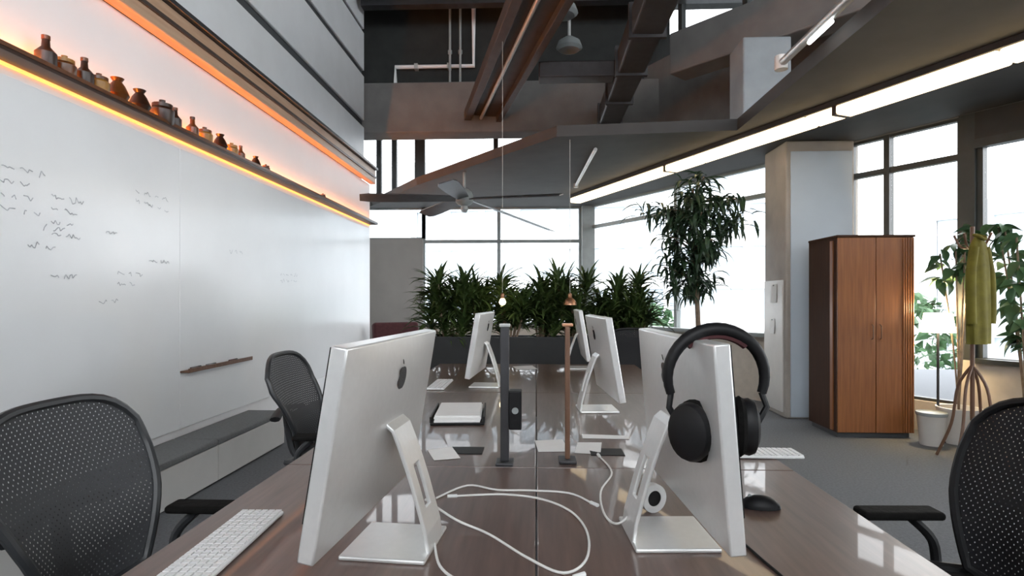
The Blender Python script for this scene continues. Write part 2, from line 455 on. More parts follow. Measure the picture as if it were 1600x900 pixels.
# white conduit by the beam
t = thing('conduit', 'white angular conduit on the dark wall above the concrete beam', 'conduit', (-2.35, 9.53, 4.87))
MB().tube([(0, 0, 0), (0, 0, 0.34), (1.31, 0, 0.34), (1.31, 0, 1.33)], 0.035, 8).build('run', 'wall_white', t)
for x in (0.35, 0.9):
    bx('clip', x - 0.03, x + 0.03, -0.04, 0.068, 0.295, 0.385, 'galvanised', t)
for i, (x, lab) in enumerate([(-1.25, 'slim green-grey riser pipe on the dark wall, left of the cable tray'),
                              (-1.42, 'slim green-grey riser pipe beside the white conduit')]):
    t = thing('riser_pipe', lab, 'pipe', (x, 9.43, 4.87), group='riser pipes')
    MB().tube([(0, 0, 0), (0, 0, 1.33)], 0.02, 8).build('run', 'frame_grey', t, smooth=True)
    MB().lathe([(0.034, 0.5), (0.034, 0.56)], 8).build('collar', 'frame_grey', t)
# pipe with tube lamp hung along the slab edge
t = thing('tube_lamp', 'grey batten with a short white tube lamp beside the slab edge', 'light', (1.98, 4.75, 3.24), R(-90))
MB().tube([(0, 0, 0), (2.4, 0, 0)], 0.032, 10).build('batten', 'galvanised', t, smooth=True)
MB().tube([(0.48, 0, -0.045), (0.80, 0, -0.045)], 0.016, 10).build('tube', 'tube_white', t, smooth=True)
MB().lathe([(0.05, -0.05), (0.05, 0.06)], 12).build('end_cap', 'pot_white', t, smooth=True)
# sprinkler heads / fittings in the dark ceiling
for i, (x, y, lab) in enumerate([(0.42, 7.4, 'round steel ceiling fitting left of the dark duct'),
                                 (0.30, 6.5, 'round steel ceiling fitting close to the dark duct')]):
    t = thing('ceiling_fitting', lab, 'fitting', (x, y, 4.55), group='round ceiling fittings')
    MB().lathe([(0.02, 0.12), (0.02, 1.65)], 8).build('stem', 'galvanised', t)
    MB().lathe([(0.05, 0.14), (0.14, 0.08), (0.17, 0.0), (0.13, -0.03), (0.05, 0.0)], 18).build('bowl', 'frame_grey', t, smooth=True)

# ------------------------------------------------------------------ ceiling fan
fan = thing('ceiling_fan', 'grey ceiling fan hanging below the slab in front of the windows', 'fan', (-1.0, 7.98, 2.73))
MB().lathe([(0.02, 0.05), (0.02, 0.37)], 10).build('down_rod', 'frame_grey', fan, smooth=True)
MB().lathe([(0.05, 0.14), (0.10, 0.10), (0.125, 0.04), (0.125, -0.04), (0.09, -0.08), (0.04, -0.10)], 20).build('motor', 'frame_grey', fan, smooth=True)
MB().lathe([(0.03, -0.19), (0.055, -0.15), (0.045, -0.10)], 14).build('bottom_cap', 'galvanised', fan, smooth=True)
for k, (az, ln) in enumerate([(52, 1.9), (124, 1.3), (196, 1.3), (268, 1.25), (340, 1.3)]):
    a = R(az); dr = -0.135 if k == 0 else -0.03
    m = Matrix.Rotation(a, 4, 'Z')
    pts = []
    b = MB()
    def bl(u, v, ln=ln, dr=dr):
        x = 0.11 + u * ln; w = (0.075 + 0.04 * math.sin(min(u * 1.3, 1) * math.pi * 0.5)) * (1 if u < 0.94 else 0.75)
        y = (v - 0.5) * 2 * w
        return tuple(m @ Vector((x, y, dr * u * ln + y * 0.28)))
    b.grid(bl, 10, 2).build('blade', 'steel_dark' if k else 'frame_grey', fan, solid=0.014)

# ------------------------------------------------------------------ left wall: whiteboards, ledge, bench
def board(name, y0, y1, label):
    t = thing(name, label, 'whiteboard', (XW, (y0 + y1) / 2, 0.36))
    h = (y1 - y0) / 2
    bx('surface', 0.002, 0.016, -h, h, 0, 2.1, 'board_white', t, bevel=0.003)
    return t
b1 = board('whiteboard', 0.2, 4.199, 'near whiteboard panel covered with faint grey marker notes')
b2 = board('whiteboard', 4.201, 9.10, 'far whiteboard panel, mostly clean, reaching the end of the wall')
def scribble(parent, y, z, w, h, seed, yc):
    rnd = random.Random(seed); mb = MB()
    rows = max(1, int(h / 0.07))
    for r_ in range(rows):
        yy = y; zz = z - r_ * 0.07
        while yy < y + w * rnd.uniform(0.6, 1.0):
            n = rnd.randint(3, 9); pts = []; am = rnd.uniform(0.008, 0.026)
            for k in range(n):
                pts.append((0.018, yy - yc + k * 0.012 + rnd.uniform(-0.006, 0.006), zz - 0.36 + rnd.uniform(-am, am)))
            for k in range(n - 1):
                a = Vector(pts[k]); b = Vector(pts[k + 1]); d = (b - a).normalized(); s = Vector((0, -d.z, d.y)) * 0.0028
                mb.add([a - s, b - s, b + s, a + s], [(0, 1, 2, 3)])
            yy += n * 0.012 + 0.03
    return tag(mb.build('marker_note', 'marker_grey', parent), kind='stuff')
for i, (y, z, w, h) in enumerate([(2.75, 2.0, 0.3, 0.35), (3.0, 1.72, 0.28, 0.07), (3.05, 1.9, 0.2, 0.28), (3.45, 1.75, 0.16, 0.07),
                                  (3.72, 2.05, 0.35, 0.21), (3.55, 1.5, 0.25, 0.14), (3.05, 1.46, 0.25, 0.07), (3.4, 1.32, 0.22, 0.07),
                                  (2.9, 1.62, 0.2, 0.07), (3.85, 1.6, 0.2, 0.07)]):
    scribble(b1, y, z, w, h, i + 3, 2.195)
for i, (y, z, w, h) in enumerate([(4.9, 1.75, 0.3, 0.07), (5.9, 1.6, 0.5, 0.14)]):
    scribble(b2, y, z, w, h, i + 30, 6.655)

t = thing('marker_tray', 'wooden marker tray fixed low on the whiteboard above the bench', 'tray', (XW + 0.016, 4.68, 0.78))
bx('shelf', 0.0, 0.075, -0.48, 0.48, 0, 0.014, 'walnut', t, bevel=0.003)
bx('lip', 0.063, 0.075, -0.48, 0.48, 0.014, 0.032, 'walnut', t, bevel=0.003)
for k, (dy, cm, lab) in enumerate([(-0.33, 'amber_dark', 'dark brown marker lying at the near end of the tray'),
                                   (-0.12, 'logo_black', 'black marker lying in the middle of the tray'),
                                   (0.22, 'maroon_cloth', 'dark red marker lying at the far end of the tray')]):
    o = thing('marker_pen', lab, 'marker', (XW + 0.045, 4.68 + dy, 0.804), R(90), 'markers in the tray')
    MB().tube([(-0.06, 0, 0), (0.03, 0, 0)], 0.009, 8).build('barrel', cm, o, smooth=True)
    MB().tube([(0.03, 0, 0), (0.068, 0, 0)], 0.0095, 8).build('cap', 'black_plastic', o, smooth=True)

# lit ledge
ZL = 2.54
lg = thing('picture_ledge', 'long thin ledge with orange light strips high on the white wall', 'ledge', (XW, 4.2, ZL))
bx('shelf', 0.0, 0.15, -4.4, 4.93, -0.02, 0.0, 'amber_dark', lg, bevel=0.004)
bx('light_strip', 0.004, 0.022, -4.4, 4.93, 0.0, 0.014, 'led_orange_up', lg)
bx('light_strip', 0.004, 0.022, -4.4, 4.93, -0.034, -0.02, 'led_orange', lg)
bx('lip', 0.142, 0.15, -4.4, 4.93, 0.0, 0.022, 'amber', lg)
def lathe_item(name, label, y, prof, m, cat, extra=None, s=1.0):
    o = thing(name, label, cat, (XW + 0.088, y, ZL), group='ornaments on the lit ledge')
    MB().lathe([(r * s * 1.45, z * s * 1.1) for r, z in prof], 16).build('body', m, o, smooth=True)
    if extra: MB().lathe([(r * s * 1.45, z * s * 1.1) for r, z in extra[0]], 14).build(extra[1], extra[2], o, smooth=True)
    return o
BOT = [(0.03, 0), (0.034, 0.01), (0.034, 0.085), (0.014, 0.115), (0.012, 0.15)]
STO = [(0.014, 0.15), (0.014, 0.168)]
JAR = [(0.036, 0), (0.042, 0.012), (0.044, 0.075), (0.034, 0.09)]
LID = [(0.037, 0.09), (0.037, 0.108), (0.01, 0.115), (0.012, 0.13)]
VAS = [(0.024, 0), (0.046, 0.05), (0.03, 0.1), (0.017, 0.125), (0.026, 0.145)]
lathe_item('bottle', 'dark brown stoppered bottle, nearest on the lit ledge', 2.94, BOT, 'amber_dark', 'bottle', (STO, 'stopper', 'amber'))
lathe_item('jar', 'amber lidded jar beside the nearest bottle on the lit ledge', 3.06, JAR, 'amber', 'jar', (LID, 'lid', 'ochre'), 0.9)
lathe_item('bottle', 'dark brown bottle between two amber jars on the lit ledge', 3.20, BOT, 'amber_dark', 'bottle', (STO, 'stopper', 'amber'), 0.95)
lathe_item('jar', 'ochre lidded jar, second jar from the near end of the ledge', 3.31, JAR, 'ochre', 'jar', (LID, 'lid', 'amber'), 0.9)
lathe_item('vase', 'amber vase, third dark piece in the near cluster on the ledge', 3.46, VAS, 'amber', 'vase', None, 1.0)
lathe_item('vase', 'dark brown vase just before the gap on the lit ledge', 3.66, VAS, 'amber_dark', 'vase', None, 1.0)
lathe_item('jar', 'large dark brown jar just after the gap on the lit ledge', 3.89, JAR, 'amber_dark', 'jar', (LID, 'lid', 'amber_dark'), 1.2)
lathe_item('bottle', 'dark stoppered bottle behind the large jar on the ledge', 4.03, BOT, 'amber_dark', 'bottle', (STO, 'stopper', 'amber'), 0.9)
lathe_item('bottle', 'slim brown bottle beside an ochre jar on the far ledge', 4.24, BOT, 'amber', 'bottle', (STO, 'stopper', 'amber_dark'), 0.9)
lathe_item('jar', 'ochre jar in the middle of the far cluster on the ledge', 4.40, JAR, 'ochre', 'jar', (LID, 'lid', 'amber'), 0.95)
lathe_item('vase', 'brown vase in the far cluster on the lit ledge', 4.62, VAS, 'amber_dark', 'vase', None, 0.9)
lathe_item('jar', 'small yellow-brown jar in the far cluster on the ledge', 4.80, JAR, 'ochre', 'jar', (LID, 'lid', 'ochre'), 0.85)
lathe_item('bottle', 'short brown bottle towards the far end of the ledge row', 4.95, BOT, 'amber', 'bottle', (STO, 'stopper', 'amber'), 0.75)
lathe_item('vase', 'small dark vase standing second to last on the ledge', 5.22, VAS, 'amber_dark', 'vase', None, 0.7)
lathe_item('jar', 'smallest dark jar, last in the row on the ledge', 5.42, JAR, 'amber_dark', 'jar', (LID, 'lid', 'amber'), 0.6)
lathe_item('jar', 'tiny lone jar far down the lit ledge', 6.9, JAR, 'amber_dark', 'jar', (LID, 'lid', 'amber'), 0.55)

# bench
bn = thing('bench', 'low white storage bench with dark grey seat pads along the wall', 'bench', (XW, 3.2, 0))
bx('carcass', 0.03, 0.35, -2.4, 2.0, 0.06, 0.265, 'bench_white', bn)
bx('plinth', 0.03, 0.31, -2.38, 1.98, 0, 0.06, 'reveal_dark', bn)
for k in range(4):
    y0 = -2.4 + 1.1 * k
    bx('front_panel', 0.35, 0.368, y0 + 0.004, y0 + 1.096, 0.015, 0.268, 'bench_white', bn, bevel=0.003)
    bx('seat_pad', 0.025, 0.372, y0 + 0.003, y0 + 1.097, 0.268, 0.315, 'cushion_grey', bn, bevel=0.014)

# ------------------------------------------------------------------ desks
MOD = 1.65; Y0 = 0.41
def make_desk():
    t = thing('desk', '', 'desk', group='desks joined into one long table')
    bx('top', -0.4505, 0.4505, -0.8225, 0.8225, ZD - 0.028, ZD, 'desk_wood', t, bevel=0.003)
    for sx in (-0.40, 0.40):
        for sy in (-0.74, 0.74):
            bx('leg', sx - 0.025, sx + 0.025, sy - 0.025, sy + 0.025, 0, ZD - 0.028, 'steel_dark', t)
    bx('rail', -0.375, 0.375, -0.76, -0.72, ZD - 0.078, ZD - 0.028, 'steel_dark', t)
    bx('rail', -0.375, 0.375, 0.72, 0.76, ZD - 0.078, ZD - 0.028, 'steel_dark', t)
    for sx in (-1, 1):  # dark strips added under the edges so the desk seams stay dark
        bx('added_edge_strip', sx * 0.4505 - 0.03 - 0.0 * sx, sx * 0.4505 + 0.0 if sx > 0 else sx * 0.4505 + 0.03, -0.80, 0.80, ZD - 0.09, ZD - 0.028, 'black_plastic', t) if sx > 0 else bx('added_edge_strip', -0.4505, -0.4205, -0.80, 0.80, ZD - 0.09, ZD - 0.028, 'black_plastic', t)
    return t
desk0 = make_desk()
place = ['near', 'middle', 'far']
first = True
for r_ in range(3):
    for s, side in ((-1, 'left'), (1, 'right')):
        o = desk0 if first else copy_tree(desk0)
        first = False
        o.location = (s * 0.4525, Y0 + MOD * (r_ + 0.5), 0)
        o['label'] = 'dark brown wooden desk top, %s one of the %s row' % (
            {0: 'nearest', 1: 'middle', 2: 'farthest'}[r_], {'left': 'whiteboard side', 'right': 'cabinet side'}[side])
        if r_ == 1:
            bx('cable_flap', -s * 0.447 + s * 0.27 - 0.065, -s * 0.447 + s * 0.27 + 0.065, -0.66, -0.56, ZD, ZD + 0.003, 'black_plastic', o)

# ------------------------------------------------------------------ all-in-one computers
def make_imac(tdeg=9.5):
    """screen faces -X, back faces +X; origin on the desk at the middle of the foot"""
    t = thing('desktop_computer', '', 'computer', group='aluminium desktop computers')
    tilt = Matrix.Translation((-0.03, 0, 0.30)) @ Matrix.Rotation(R(tdeg), 4, 'Y')
    W = 0.325; H0 = -0.212; H1 = 0.212
    def back(u, v):
        y = -W + 2 * W * u; z = H0 + (H1 - H0) * v
        bul = (1 - (2 * u - 1) ** 4) * (1 - (2 * v - 1) ** 4)
        return (0.012 + 0.016 * bul, y, z)
    b = MB()
    nu, nv = 12, 10
    vs = [back(i / nu, j / nv) for j in range(nv + 1) for i in range(nu + 1)]
    fs = [(j * (nu + 1) + i, j * (nu + 1) + i + 1, (j + 1) * (nu + 1) + i + 1, (j + 1) * (nu + 1) + i) for j in range(nv) for i in range(nu)]
    # rim down to the front face
    rim = [i for i in range(nu + 1)] + [j * (nu + 1) + nu for j in range(1, nv + 1)] + \
          [nv * (nu + 1) + i for i in range(nu - 1, -1, -1)] + [j * (nu + 1) for j in range(nv - 1, 0, -1)]
    base = len(vs)
    for k in rim: vs.append((-0.022, vs[k][1], vs[k][2]))
    n = len(rim)
    for k in range(n):
        fs.append((rim[k], rim[(k + 1) % n], base + (k + 1) % n, base + k))
    fs.append(tuple(base + k for k in range(n)))
    b.add(vs, fs, tilt); b.build('body', 'aluminium', t, smooth=True, bevel=0.004)
    MB().box(-0.0245, -0.0222, -W + 0.004, W - 0.004, H0 + 0.075, H1 - 0.004, tilt).build('screen', 'screen_black', t)
    # fruit shaped mark on the back
    lm = MB(); pts = []
    for k in range(28):
        a = 2 * math.pi * k / 28
        r = 0.030 * (1 + 0.06 * math.cos(2 * a)) * (1 - 0.10 * max(0, math.sin(a)) ** 12 - 0.08 * max(0, -math.sin(a)) ** 14)
        y = r * math.cos(a) * 0.95; z = r * math.sin(a) * 1.05
        dd = math.hypot(y + 0.036, z - 0.006)
        if dd < 0.016:
            y += (0.016 - dd)
        pts.append((y, z))
    lm.add([(0.0285, y, z + 0.115) for y, z in pts] + [(0.0270, y, z + 0.115) for y, z in pts],
           [tuple(range(28))] + [(i, (i + 1) % 28, 28 + (i + 1) % 28, 28 + i) for i in range(28)], tilt)
    lf = [(0.0, 0.033), (-0.006, 0.042), (-0.012, 0.047), (-0.006, 0.036)]
    lm.add([(0.0285, y, z + 0.115) for y, z in lf] + [(0.0270, y, z + 0.115) for y, z in lf],
           [(0, 1, 2, 3), (0, 1, 5, 4), (1, 2, 6, 5), (2, 3, 7, 6), (3, 0, 4, 7)], tilt)
    tag(lm.build('logo', 'logo_black', t), 'dark fruit-shaped logo')
    # stand: bent sheet with a cable hole
    prof = [(0.098, 0.006), (0.092, 0.05), (0.078, 0.10), (0.064, 0.15), (0.048, 0.20), (0.030, 0.25), (0.014, 0.29), (-0.004, 0.305)]
    ys = [-0.062, -0.02, 0.02, 0.062]
    sb = MB(); vs = [(x, y, z) for (x, z) in prof for y in ys]; fs = []
    for i in range(len(prof) - 1):
        for k in range(3):
            if k == 1 and i in (2, 3): continue
            fs.append((i * 4 + k, i * 4 + k + 1, (i + 1) * 4 + k + 1, (i + 1) * 4 + k))
    sb.add(vs, fs); sb.build('stand', 'aluminium', t, smooth=False, solid=0.010, bevel=0.003)
    MB().box(-0.102, 0.103, -0.105, 0.105, 0.0, 0.011).build('foot', 'aluminium', t, bevel=0.004)
    return t
imac = make_imac()
imac_upright = make_imac(4.5)
spots = [(-0.345, 1.40, R(-5), 'silver desktop computer seen from behind, large at the left'),
         (0.332, 1.48, R(183.0), 'silver desktop computer at the right with headphones hung over it'),
         (-0.35, 3.98, R(-4), 'far silver desktop computer on the whiteboard side'),
         (0.33, 3.15, R(184), 'silver desktop computer behind the one with headphones'),
         (0.36, 5.05, R(180), 'farthest silver desktop computer at the end of the cabinet side')]
for i, (x, y, rz, lab) in enumerate(spots):
    o = imac if i == 0 else (imac_upright if i == 1 else copy_tree(imac))
    o.location = (x, y, ZD); o.rotation_euler = (0, 0, rz); o['label'] = lab

# keyboards, mouse, paper
def make_keyboard():
    t = thing('keyboard', '', 'keyboard', group='white keyboards')
    MB().box(-0.06, 0.06, -0.215, 0.215, 0.002, 0.012).build('case', 'white_plastic', t, bevel=0.004)
    kb = MB()
    for r_ in range(6):
        for k in range(21):
            x = -0.047 + r_ * 0.0188; y = -0.205 + k * 0.0205
            kb.box(x - 0.0075, x + 0.0075, y - 0.0082, y + 0.0082, 0.0115, 0.0155)
    tag(kb.build('keys', 'key_white', t), kind='stuff')
    return t
kb = make_keyboard()
for i, (x, y, rz, lab) in enumerate([(-0.755, 1.36, R(2), 'white keyboard on the desk in front of the large left computer'),
                                     (-0.67, 4.0, R(0), 'white keyboard by the far computer on the whiteboard side'),
                                     (0.79, 2.26, R(90), 'white keyboard on the cabinet side desk beyond the headphones')]):
    o = kb if i == 0 else copy_tree(kb)
    o.location = (x, y, ZD); o.rotation_euler = (0, 0, rz); o['label'] = lab
def make_mouse(x, y, rz, lab):
    t = thing('mouse', lab, 'mouse', (x, y, ZD), rz)
    b = MB()
    def sf(u, v):
        a = u * 2 * math.pi; ph = v * math.pi / 2
        return (0.056 * math.cos(a) * math.cos(ph), 0.033 * math.sin(a) * math.cos(ph), 0.002 + 0.034 * math.sin(ph))
    b.grid(sf, 20, 6).build('shell', 'black_plastic', t, smooth=True)
    MB().lathe([(0.006, -0.003), (0.006, 0.003)], 10, Matrix.Translation((0.028, 0, 0.031)) @ Matrix.Rotation(R(90), 4, 'X')).build('wheel', 'frame_grey', t)
make_mouse(0.645, 1.69, R(170), 'black mouse on the desk right of the headphones computer')

# stack of paper on a black tray, loose paper, and white sheets painting window glints
t = thing('paper_tray', 'black desk tray on the middle desk, holding white paper', 'tray', (-0.39, 2.92, ZD), R(4))
bx('base', -0.13, 0.13, -0.19, 0.19, 0, 0.012, 'black_plastic', t, bevel=0.004)
for sx in (-1, 1):
    bx('wall', sx * 0.127 - 0.004, sx * 0.127 + 0.004, -0.19, 0.19, 0.012, 0.04, 'black_plastic', t)
t = thing('paper_stack', 'stack of white paper lying in the black tray on the middle desk', 'paper', (-0.39, 2.92, ZD + 0.012), R(4))
for k in range(4):
    bx('sheet', -0.112 + 0.003 * (k % 2), 0.108 + 0.003 * (k % 3), -0.18 + 0.004 * (k % 2), 0.178, k * 0.008, k * 0.008 + 0.0078, 'paper', t)
for i, (x, y, rz, w, h, lab) in enumerate([
        (0.06, 2.36, 5, 0.06, 0.09, 'small white sheet painting a window reflection beside the seam, between the dark posts'),  # white sheet added as the window's bright reflection on the glossy desk
        (0.21, 2.33, -8, 0.05, 0.085, 'small white sheet painting a window reflection right of the dark post'),  # another sheet standing in for a window reflection
        (-0.10, 5.05, 12, 0.09, 0.12, 'white sheet lying at the far end of the long desk'),
        (0.30, 2.52, 88, 0.03, 0.10, 'narrow strip of white paper near the second right computer'),
        (-0.36, 2.22, 20, 0.05, 0.08, 'white note lying behind the stand of the large left computer')]):
    t = thing('paper_and_glint', lab, 'paper', (x, y, ZD), R(rz), 'loose white papers')
    MB().grid(lambda u, v, w=w, h=h: (-w + 2 * w * u, -h + 2 * h * v, 0.002 + 0.004 * u * v), 4, 4).build('sheet', 'paper', t, solid=0.0008)

# power posts at the cross seam
for sx, lab in ((-1, 'dark power post with a black box, left of the desk seam'), (1, 'slim brown power post right of the desk seam')):
    t = thing('power_post', lab, 'post', (sx * 0.115, 2.10 if sx < 0 else 2.14, ZD), group='power posts in the middle of the desk')
    bx('base', -0.032, 0.032, -0.04, 0.04, 0, 0.012, 'steel_dark', t, bevel=0.003)
    bx('post', -0.016 if sx < 0 else -0.009, 0.016 if sx < 0 else 0.009, -0.012, 0.012, 0.012, 0.50, 'steel_dark' if sx < 0 else 'walnut', t, bevel=0.003)
    bx('cap', -0.02, 0.02, -0.016, 0.016, 0.50, 0.512, 'galvanised' if sx < 0 else 'copper', t, bevel=0.003)
    if sx < 0:
        o = bx('socket_box', 0.016, 0.062, -0.03, 0.03, 0.13, 0.27, 'black_plastic', t, bevel=0.004)
        MB().lathe([(0.012, 0), (0.012, 0.003)], 12, Matrix.Translation((0.039, -0.031, 0.2)) @ Matrix.Rotation(R(90), 4, 'X')).build('socket', 'frame_grey', o)

# tape roll by the right foot
t = thing('tape_roll', 'white tape roll standing beside the foot of the headphones computer', 'tape', (0.328, 1.645, ZD), R(25))
pr = [(0.040, -0.011), (0.040, 0.011), (0.022, 0.011), (0.022, -0.011)]
b = MB(); n = 24
vs = [(r * math.cos(2 * math.pi * k / n), y, 0.040 + r * math.sin(2 * math.pi * k / n)) for (r, y) in pr for k in range(n)]
fs = [(i * n + k, i * n + (k + 1) % n, ((i + 1) % 4) * n + (k + 1) % n, ((i + 1) % 4) * n + k) for i in range(4) for k in range(n)]
b.add(vs, fs).build('tape', 'white_plastic', t, smooth=True)
MB().lathe([(0.0225, -0.009), (0.0225, 0.009)], 20, Matrix.Translation((0, 0, 0.040)) @ Matrix.Rotation(R(90), 4, 'X')).build('core', 'black_plastic', t, smooth=True)

# white cables on the desk
def cable(lab, pts, r=0.0032):
    t = thing('cable', lab, 'cable', (pts[0][0], pts[0][1], ZD), group='white cables on the desk')
    o = Vector((pts[0][0], pts[0][1], 0))
    P = [Vector((x, y, 0.0036 + (p[0] if p else 0))) - o for (x, y, *p) in pts]
    MB().tube(arc_pts(P, 6), r, 7).build('cord', 'cable_white', t, smooth=True)
    e = P[-1]; d = (P[-1] - P[-2]).normalized()
    MB().tube([e, e + d * 0.03], 0.006, 8).build('plug', 'white_plastic', t, smooth=True)
cable('white cable looping wide across the desk seam from the left stand',
      [(-0.275, 1.42, 0.10), (-0.21, 1.50, 0.02), (-0.12, 1.46), (-0.02, 1.33), (0.06, 1.26), (0.115, 1.33), (0.13, 1.48), (0.10, 1.62), (0.02, 1.72), (-0.10, 1.76), (-0.24, 1.74)])
cable('white cable curling round the left foot towards the seam',
      [(-0.245, 1.38, 0.008), (-0.215, 1.28), (-0.16, 1.215), (-0.08, 1.19), (0.02, 1.20), (0.08, 1.24)])
cable('white cable running straight behind the left stand to the seam',
      [(-0.30, 1.72), (-0.22, 1.84), (-0.12, 1.80), (-0.02, 1.80), (0.10, 1.78), (0.16, 1.70)])
cable('white cable hanging from the right stand onto the desk',
      [(0.285, 1.50, 0.10), (0.22, 1.50, 0.02), (0.19, 1.60), (0.20, 1.80), (0.26, 2.0), (0.24, 2.2)])

t = thing('cable', 'thin black cable trailing along the desk before the headphones computer', 'cable', (0.585, 1.68, ZD))
MB().tube(arc_pts([Vector(p) - Vector((0.585, 1.68, 0)) for p in ((0.587, 1.685, 0.012), (0.54, 1.60, 0.004), (0.505, 1.49, 0.004), (0.515, 1.36, 0.004), (0.53, 1.22, 0.004), (0.50, 1.08, 0.004), (0.47, 0.98, 0.004))], 6), 0.0035, 7).build('cord', 'black_plastic', t, smooth=True)
MB().tube([(-0.115, -0.70, 0.008), (-0.125, -0.74, 0.008)], 0.0065, 8).build('plug', 'black_plastic', t, smooth=True)

# headphones over the right computer
hp = thing('headphones', 'big black over-ear headphones hung over the right computer', 'headphones', (0.397, 1.29, 1.2545), R(4))
arch = [(0.108 * math.cos(R(a)), 0, -0.095 + 0.105 * math.sin(R(a))) for a in range(-20, 201, 10)]
MB().tube(arch, [0.011 + 0.006 * math.sin(math.pi * i / (len(arch) - 1)) for i in range(len(arch))], 10, flat=0.9).build('headband', 'black_plastic', hp, smooth=True)
pad = [(0.098 * math.cos(R(a)), 0, -0.095 + 0.093 * math.sin(R(a))) for a in range(48, 133, 7)]
tag(MB().tube(pad, 0.010, 8).build('band_pad', 'maroon_cloth', hp, smooth=True), 'dark reddish headband pad')
for s in (-1, 1):
    MB().tube([(s * 0.101, 0, -0.13), (s * 0.108, -0.01, -0.16), (s * 0.085, -0.01, -0.20)], 0.007, 8).build('yoke', 'black_plastic', hp, smooth=True)
    mt = Matrix.Translation((s * (0.060 if s > 0 else 0.068), 0 if s > 0 else -0.045, -0.205)) @ Matrix.Rotation(s * R(-12 if s > 0 else -36), 4, 'Z') @ Matrix.Rotation(s * R(90), 4, 'Y') @ Matrix.Diagonal((1.32, 1.08, 1, 1))
    c = MB().lathe([(0.030, 0.030), (0.044, 0.022), (0.048, 0.010), (0.046, 0.0)], 24, mt).build('ear_cup', 'black_plastic', hp, smooth=True)
    MB().lathe([(0.046, 0.0), (0.051, -0.008), (0.046, -0.018), (0.03, -0.020)], 24, mt).build('ear_cushion', 'black_foam', c, smooth=True)

# ------------------------------------------------------------------ office chairs
def interp(x, xs, ys):
    for i in range(len(xs) - 1):
        if x <= xs[i + 1]:
            t = (x - xs[i]) / (xs[i + 1] - xs[i]); t = t * t * (3 - 2 * t) if False else t
            return ys[i] + (ys[i + 1] - ys[i]) * t
    return ys[-1]
def make_chair(mesh_m, frame_m):
    """faces +X, origin on the floor under the column"""
    t = thing('office_chair', '', 'chair', group='mesh office chairs round the long desk')
    def bp(u, v):     # u -1..1, v 0..1
        hw = interp(v, [0, 0.2, 0.45, 0.75, 1.0], [0.175, 0.215, 0.265, 0.305, 0.295])
        z = 0.47 + 0.555 * v - 0.10 * abs(u) ** 4 * v ** 3 + 0.03 * abs(u) ** 3 * (1 - v) ** 2
        x = -0.215 - 0.12 * v + 0.055 * u * u + 0.030 * math.sin(math.pi * min(v * 1.3, 1))
        return (x, u * hw, z)
    MB().grid(lambda a, b: bp(2 * a - 1, b), 24, 22).build('back_mesh', mesh_m, t, smooth=True)
    loop = [bp(-1 + 2 * k / 16, 1) for k in range(17)] + [bp(1, 1 - k / 14) for k in range(1, 15)] + \
           [bp(1 - 2 * k / 12, 0) for k in range(1, 13)] + [bp(-1, k / 14) for k in range(1, 14)]
    MB().tube(loop, 0.014, 8, closed=True).build('back_frame', frame_m, t, smooth=True)
    MB().tube(arc_pts([(-0.10, 0, 0.42), (-0.24, 0, 0.46), (-0.285, 0, 0.60), (-0.30, 0, 0.74)], 5), 0.022, 8).build('spine', frame_m, t, smooth=True)
    MB().tube(arc_pts([(-0.28, -0.20, 0.70), (-0.315, 0, 0.72), (-0.28, 0.20, 0.70)], 6), 0.028, 8, flat=0.5).build('lumbar_pad', 'black_plastic', t, smooth=True)
    def sp(u, v):
        hw = interp(v, [0, 0.3, 0.7, 1], [0.20, 0.245, 0.26, 0.235])
        x = -0.22 + 0.47 * v + 0.02 * (1 - u * u) * v
        z = 0.455 + 0.02 * u * u - 0.05 * max(0, v - 0.75) ** 2 * 16
        return (x, u * hw, z)
    MB().grid(lambda a, b: sp(2 * a - 1, b), 14, 14).build('seat_mesh', mesh_m, t, smooth=True)
    loop = [sp(-1 + 2 * k / 12, 1) for k in range(13)] + [sp(1, 1 - k / 10) for k in range(1, 11)] + \
           [sp(1 - 2 * k / 12, 0) for k in range(1, 13)] + [sp(-1, k / 10) for k in range(1, 10)]
    MB().tube(loop, 0.017, 8, closed=True).build('seat_frame', frame_m, t, smooth=True)
    bx('tilt_box', -0.14, 0.10, -0.08, 0.08, 0.36, 0.425, frame_m, t, bevel=0.015)
    for s in (-1, 1):
        a = MB().tube(arc_pts([(-0.12, s * 0.08, 0.40), (-0.14, s * 0.26, 0.43), (-0.13, s * 0.285, 0.54), (-0.06, s * 0.285, 0.615)], 5), 0.016, 8).build('arm', frame_m, t, smooth=True)
        MB().box(-0.15, 0.11, s * 0.285 - 0.042, s * 0.285 + 0.042, 0.615, 0.642).build('arm_pad', 'black_foam', a, bevel=0.012, seg=3)
    MB().lathe([(0.028, 0.10), (0.028, 0.24), (0.02, 0.24), (0.02, 0.37)], 14).build('gas_column', 'black_plastic', t, smooth=True)
    for k in range(5):
        m = Matrix.Rotation(R(72 * k + 20), 4, 'Z')
        pts = [m @ Vector(p) for p in ((0.02, 0, 0.115), (0.16, 0, 0.10), (0.30, 0, 0.072))]
        l = MB().tube(pts, [0.030, 0.024, 0.016], 8).build('base_leg', frame_m, t, smooth=True)
        wm = m @ Matrix.Translation((0.30, 0, 0.030)) @ Matrix.Rotation(R(90), 4, 'X')
        MB().lathe([(0.022, -0.024), (0.030, -0.016), (0.030, 0.016), (0.022, 0.024)], 12, wm).build('caster', 'black_plastic', l, smooth=True)
    return t
ch = make_chair('chair_mesh', 'chair_frame')
